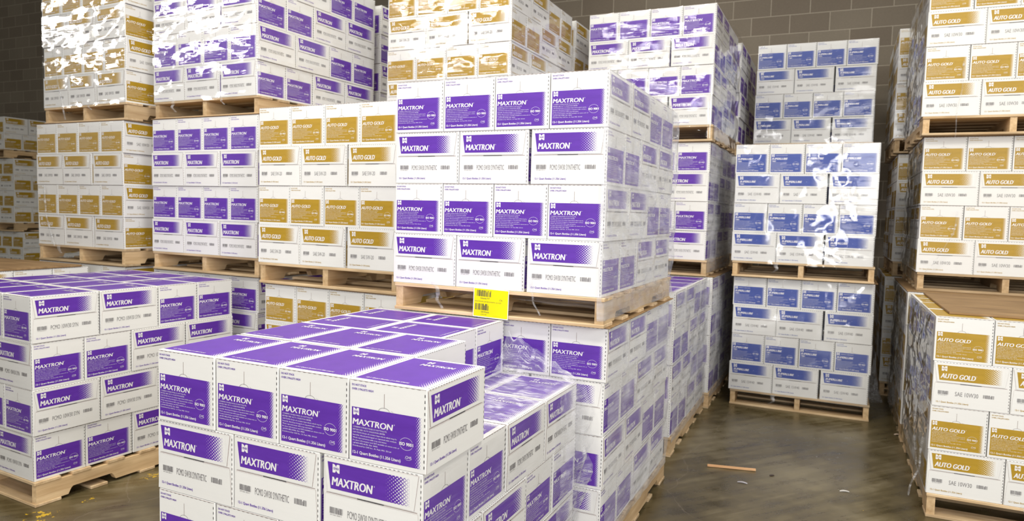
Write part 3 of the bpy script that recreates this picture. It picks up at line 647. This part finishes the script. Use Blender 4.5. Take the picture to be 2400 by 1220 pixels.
# ------------------------------------------------------------------ stretch wrap
def wrap(key, path, za, zb, m, amp=.008, nu=60, nz=46, off=.007, seed=0, bulge=0.0, edge=(0, 0), desc='', tails=(), layers=4, rip=0.0):
    """path: list of (u, v) at the load's outline, walked with the outside on the right-hand side"""
    fr, z0 = u[key]; seg = []; tot = 0
    for a, b in zip(path, path[1:]):
        l = math.dist(a, b); seg.append((tot, l, a, b)); tot += l
    b_ = MB()
    for j in range(nz + 1):
        t = j / nz
        for i in range(nu + 1):
            s = i / nu; z = za + (zb - za) * t
            e0 = edge[0] * (.5 + .5 * noise.noise((seed, z * 6, 1))) * 1.0; e1 = edge[1] * (.5 + .5 * noise.noise((seed, z * 5, 7)))
            d = e0 + (tot - e0 - e1) * s
            for (q, l, a, b) in seg:
                if d <= q + l + 1e-9: break
            r = min(1, max(0, (d - q) / l)); uu = a[0] + (b[0] - a[0]) * r; vv = a[1] + (b[1] - a[1]) * r
            nu_, nv_ = (b[1] - a[1]) / l, -(b[0] - a[0]) / l
            corner = min(d - q, q + l - d)
            k = off + amp * (0.5 + noise.noise((d * 5 + seed, z * 9, 0)) + .5 * noise.noise((d * 14, z * 26 + seed, 3))) * min(1, corner * 9 + .25)
            zz = (z % H) / H if False else ((z - PH) % H) / H
            k += bulge * max(0, d / tot - .55) * 2.2 * (math.sin(PI * zz) ** .6 * .4 + .6 * (0.5 + noise.noise((z * 7 + seed, 2.5, d)))) if bulge else 0
            k = max(k, .0045)
            ztop = z - (0.02 * abs(noise.noise((d * 4, seed, 9))) if j == nz else 0) - (rip * (0.5 + noise.noise((d * 3.0, seed, 4))) if j == 0 else 0)
            uu += nu_ * k; vv += nv_ * k
            c, s_ = math.cos(fr[2]), math.sin(fr[2])
            b_.v.append((c * uu - s_ * vv, s_ * uu + c * vv, ztop)); b_.sheet[len(b_.v) - 1] = (d, z + seed * .37)
    n = nu + 1
    for j in range(nz):
        for i in range(nu): b_.f.append((j * n + i, j * n + i + 1, (j + 1) * n + i + 1, (j + 1) * n + i)); b_.m.append(0)
    root = link('stretch_wrap', b_.mesh('stretch_wrap', [m], True)); root.location = (fr[0], fr[1], z0)
    tag(root, desc, 'stretch wrap', 'clear stretch wraps around the loads')
    for (tu, tv, tz, ln, lean, wd) in tails:
        t_ = MB(); N = 14
        for i in range(N + 1):
            s = i / N; a = noise.noise((s * 3, tz * 5, tu * 7)); wv = wd * (1 - .45 * s) * (.7 + .5 * noise.noise((s * 5, 3, tu)))
            cu = tu + lean * s * s + a * .02; cv = tv - .012 - .02 * math.sin(s * 3) * abs(a); z = tz - ln * s
            for e in (-1, 0, 1):
                uu = cu + e * wv; vv = cv - (.012 if e == 0 else 0); c, s_ = math.cos(fr[2]), math.sin(fr[2])
                t_.v.append((c * uu - s_ * vv, s_ * uu + c * vv, z)); t_.sheet[len(t_.v) - 1] = (e * wv * 3 + tu, z * 2)
        for i in range(N):
            for e in range(2): a = i * 3 + e; t_.f.append((a, a + 1, a + 4, a + 3)); t_.m.append(0)
        link('loose_tail', t_.mesh('wrap_tail', [M_FILM_TORN], True), root)
    return root
U4, VD = 4 * W, 2 * L + 2 * W
RIGHT = [(U4, 0), (U4, VD)]; FR = [(0, 0), (U4, 0)]; LEFT = [(0, VD), (0, 0)]
T0, T1 = PH, PH + 4 * H
WC = wrap('C', [(U4 - .03, 0), (U4, 0), (U4, VD)], .03, T1 - .004, M_FILM_SIDE, .012, 80, 70, seed=1, bulge=.035, edge=(.02, 0), desc='creased milky wrap down aisle side of yellow-tagged load',
     tails=((.24, -.004, PH + .02, .12, .03, .016), (.70, -.004, PH + .07, .16, .05, .006)))
wrap('D', [(U4, .02), (U4, VD)], PH - .02, T1 - .004, M_FILM_SIDE, .010, 70, 60, seed=2, bulge=.02, desc='creased wrap down aisle side of bottom centre load')
wrap('I', [(U4, 0.0), (U4, VD)], .09, T1 - .004, M_FILM_SIDE, .011, 60, 60, seed=3, bulge=.02, desc='crumpled wrap down aisle side of ground load behind')
wrap('H0', [(U4, 0.0), (U4, VD)], .09, T1 - .004, M_FILM_SIDE, .012, 40, 50, seed=4, bulge=.03, desc='dark creased wrap on bottom rear purple load')
wrap('H1', [(U4, 0.0), (U4, VD)], .03, T1 - .004, M_FILM_SIDE, .012, 40, 50, seed=5, bulge=.03, desc='dark creased wrap on middle rear purple load')
wrap('H2', [(0, 0), (U4, 0.0), (U4, VD)], .02, T1 - .002, M_FILM_FRONT, .006, 70, 50, seed=6, bulge=.03, desc='glinting wrap around top rear purple load')
wrap('K2', [(0, 0), (U4, 0.0), (U4, VD)], PH - .01, T1 - .002, M_FILM_FRONT, .006, 80, 50, seed=7, bulge=.03, desc='glossy wrap around high gold load')
wrap('J2', [(0, 0), (U4, 0.0), (U4, VD)], PH - .01, T1 - .002, M_FILM_FRONT, .006, 80, 50, seed=8, desc='glinting wrap around top purple load between golds',
     tails=((.22, -.004, PH + .02, .1, .03, .02), (.70, -.004, PH + .02, .07, .03, .008)))
wrap('L2', FR, PH - .01, T1 - .002, M_FILM_FRONT, .0055, 60, 50, seed=9, desc='brightly glaring wrap around top gold load', tails=((.2, -.004, PH + .5, .6, .12, .006), (.62, -.004, PH + .02, .06, .01, .006)))
wrap('L1', FR, PH - .01, T1 - .002, M_FILM_FRONT, .005, 60, 50, seed=10, desc='thin wrap around middle gold load behind plywood', tails=((.12, -.004, PH + .45, .46, .12, .005), (.28, -.004, PH + .01, .07, .03, .025)))
wrap('E0', FR, PH - .02, T1 - .002, M_FILM_FRONT, .003, 60, 50, seed=11, desc='glinting wrap around bottom blue load', tails=((.34, -.004, PH + .0, .08, -.03, .02),))
wrap('E1', FR, PH - .02, T1 - .002, M_FILM_FRONT, .003, 60, 50, seed=12, desc='glinting wrap around upper blue load', tails=((.34, -.004, PH + .0, .08, -.03, .02),))
wrap('F2', FR, PH - .02, T1 - .002, M_FILM_FRONT, .003, 60, 50, seed=13, desc='glinting wrap around high blue load')
wrap('G1', [(0, VD), (0, 0.012)], .10, T1 - .004, M_FILM_SHADE, .012, 60, 60, seed=14, desc='shaded shiny wrap on hidden side of plywood-topped load', tails=((-.03, .30, .72, .62, .02, .012), (-.02, .06, .40, .32, -.05, .010), (.42, 0.0, PH + .02, .09, .03, .006)))
wrap('X1', [(0, VD), (0, 0.012)], .06, T1 - .004, M_FILM_SHADE, .012, 50, 50, seed=15, desc='wrap on narrow side of middle gold load', tails=((.22, -.004, PH + .42, .42, -.16, .008),))
wrap('X2', [(0, VD), (0, 0.012)], .06, T1 - .004, M_FILM_SHADE, .012, 50, 50, seed=16, desc='wrap on narrow side of top gold load', tails=((.22, -.004, PH + .35, .50, -.02, .008),))
wrap('X0', [(0, VD), (0, 0.012)], .06, T1 - .004, M_FILM_SHADE, .012, 50, 50, seed=17, desc='wrap on narrow side of bottom gold load behind plywood')
wrap('Y2', FR, PH - .02, T1 - .002, M_FILM_FRONT, .006, 30, 40, seed=18, desc='glinting wrap on top gold sliver beside wall')
wrap('B', [(0, 0), (U4, 0)], PH - .02, T1 - .004, M_FILM_FRONT, .005, 40, 40, seed=19, desc='thin wrap on left face of low purple stack')
wrap('A', [(U4, .02), (U4, VD)], PH, PH + 3 * H - .004, M_FILM_LIGHT, .006, 70, 50, seed=20, bulge=.01, desc='scuffed wrap down right face of open front stack')

# wrap pulled through the fork opening of the yellow-tagged pallet
def skirt(key, u0, u1, v, zt, parent):
    fr, z0 = u[key]; b_ = MB(); nu, nv = 60, 14; c, s_ = math.cos(fr[2]), math.sin(fr[2])
    for j in range(nv + 1):
        for i in range(nu + 1):
            a = i / nu; b = j / nv; dep = .030 + .030 * a * a + .010 * noise.noise((a * 5, 2, 1))
            uu = u0 + (u1 - u0) * a; vv = v + .012 * math.sin(b * 9 + a * 4) + .01 * noise.noise((a * 7, b * 6, 3)); z = zt - dep * b
            b_.v.append((c * uu - s_ * vv, s_ * uu + c * vv, z)); b_.sheet[len(b_.v) - 1] = (a * .5, b * 2.2)
    n = nu + 1
    for j in range(nv):
        for i in range(nu): b_.f.append((j * n + i, j * n + i + 1, (j + 1) * n + i + 1, (j + 1) * n + i)); b_.m.append(0)
    return link('wrap_skirt', b_.mesh('wrap_skirt', [M_FILM_TORN], True), parent)
skirt('C', .13, .97, .16, PH - .017, WC)

# torn wrap lying over the exposed corner of the front stack and clinging to the load behind
def free_sheet(key, fn, nu, nv, m, label, th=1.0):
    fr, z0 = u[key]; b_ = MB(); c, s_ = math.cos(fr[2]), math.sin(fr[2])
    for j in range(nv + 1):
        for i in range(nu + 1):
            a, b = i / nu, j / nv; uu, vv, z = fn(a, b)
            b_.v.append((c * uu - s_ * vv, s_ * uu + c * vv, z)); b_.sheet[len(b_.v) - 1] = (a * th, b * th)
    n = nu + 1
    for j in range(nv):
        for i in range(nu): b_.f.append((j * n + i, j * n + i + 1, (j + 1) * n + i + 1, (j + 1) * n + i)); b_.m.append(0)
    o = link('torn_stretch_wrap', b_.mesh('torn_wrap', [m], True)); o.location = (fr[0], fr[1], z0)
    return tag(o, label, 'stretch wrap', 'torn loose stretch wrap')
Z3 = PH + 3 * H
def top_fn(a, b):
    # a: across u (0 = against the upper cartons, 1 = aisle edge), b: depth
    v = .36 + b * (VD - .37)
    inner = 3 * W + .02 if v < 2 * L else 2 * L + .02
    uu = inner + (U4 + .004 - inner) * a
    z = Z3 + .006 + .012 * (1 + noise.noise((a * 3, b * 5, 2))) + .006 * noise.noise((a * 11, b * 16, 5))
    if b > .78:
        k = (b - .78) / .22; z += k ** 1.6 * .17 * (1 - a) ** 1.1 * (1 + .3 * noise.noise((a * 8, b * 9, 1))); v += k * .012
    return uu, v, z
free_sheet('A', top_fn, 40, 60, M_FILM_TORN, 'torn wrap spread over exposed purple carton tops', 1.4)
def corner_fn(a, b):
    # hangs beside the back right corner of the front stack
    v = VD - .24 + a * .27; z = Z3 + .01 - b * .60
    k = .012 + .045 * math.sin(PI * min(1, b * 1.05)) ** .8 * (0.45 + a * .8) * (1 + .7 * noise.noise((a * 3, b * 7, 8))) + .008 * noise.noise((a * 12, b * 20, 3))
    return U4 + max(k, .008), v - .02 * b, z
free_sheet('A', corner_fn, 26, 50, M_FILM_TORN, 'loose wrap bulging at back corner of front stack', 1.0)
# crumpled wrap on the floor between the blue and gold stacks
def heap(name, cx, cy, r, hgt, label, seed):
    b_ = MB(); nu, nv = 40, 16
    for j in range(nv + 1):
        for i in range(nu):
            a = 2 * PI * i / nu; q = j / nv; rr = r * (1 - q * .92) * (1 + .45 * noise.noise((math.cos(a) * 2 + seed, math.sin(a) * 2, q * 3)))
            z = hgt * q ** .8 * (1 + .5 * noise.noise((a, q * 4, seed))) + .004
            b_.v.append((rr * math.cos(a), rr * math.sin(a), max(.002, z))); b_.sheet[len(b_.v) - 1] = (a * .3, q)
    for j in range(nv):
        for i in range(nu): k = (i + 1) % nu; b_.f.append((j * nu + i, j * nu + k, (j + 1) * nu + k, (j + 1) * nu + i)); b_.m.append(0)
    o = link(name, b_.mesh(name, [M_FILM_TORN], True)); o.location = (cx, cy, 0); tag(o, label, 'stretch wrap', 'torn loose stretch wrap')
heap('crumpled_stretch_wrap', 3.165, 6.02, .045, .30, 'crumpled clear wrap standing on floor beside blue stack', 3)
heap('crumpled_stretch_wrap', 3.06, 5.78, .05, .17, 'smaller crumpled wrap on floor close to blue stack', 8)

# ------------------------------------------------------------------ bits on the floor
b = MB(); b.rbox((-.14, -.007, .002), (.14, .007, .015), .0015)
for q in range(0): pass
for i, v_ in enumerate(b.v): x, y, z = v_; b.v[i] = (x, y * (1 - .15 * abs(x) / .14) + .004 * math.sin(x * 12), z)
o = link('wood_splinter', b.mesh('wood_splinter', [m_wood('fresh_split_wood', (.62, .33, .15), (.85, .52, .28), 0)])); o.location = (1.352, 4.13, 0); o.rotation_euler = (0, 0, math.atan2(4.098 - 4.163, 1.486 - 1.223))
tag(o, 'long orange wood splinter lying on aisle floor', 'splinter')
def scrap(name, x, y, l, wd, rot, c, label, cat, bend=.01):
    b = MB(); N = 6
    for i in range(N + 1):
        s = i / N; xx = (s - .5) * l; ww = wd * (.6 + .5 * math.sin(PI * s)) ; z = .002 + bend * .4 * math.sin(PI * s); dy = wd * .25 * math.sin(s * 2.2)
        b.v += [(xx, dy - ww, z), (xx, dy + ww, z + .001), (xx, dy + ww, z + .003), (xx, dy - ww, z + .002)]
    for i in range(N):
        for e in range(4): k = (e + 1) % 4; a = i * 4; b.f.append((a + e, a + 4 + e, a + 4 + k, a + k)); b.m.append(0)
    b.f += [(0, 1, 2, 3), (N * 4 + 3, N * 4 + 2, N * 4 + 1, N * 4)]; b.m += [0, 0]
    o = link(name, b.mesh(name, [m_flat(name + '_mat%d' % len(bpy.data.materials), c, .4)])); o.location = (x, y, 0); o.rotation_euler = (0, 0, rot); tag(o, label, cat)
scrap('plastic_scrap', 1.345, 3.905, .055, .006, -.5, (.5, .48, .52), 'pale plastic scrap near the orange splinter', 'scrap')
scrap('paper_scrap', 1.885, 3.815, .05, .006, -.2, (.62, .6, .58), 'small white paper strip on open floor', 'scrap')
scrap('wood_chip', 2.765, 4.885, .045, .009, -.1, (.75, .6, .48), 'tan wood chip beside the gold pallets', 'wood chip')
scrap('dark_scrap', 1.56, 4.03, .03, .007, .3, (.05, .03, .02), 'dark brown crumb right of orange splinter', 'scrap', .002)
for o in bpy.data.objects:
    if '_id' in o.keys() and KEEP is not None: del o['_id']
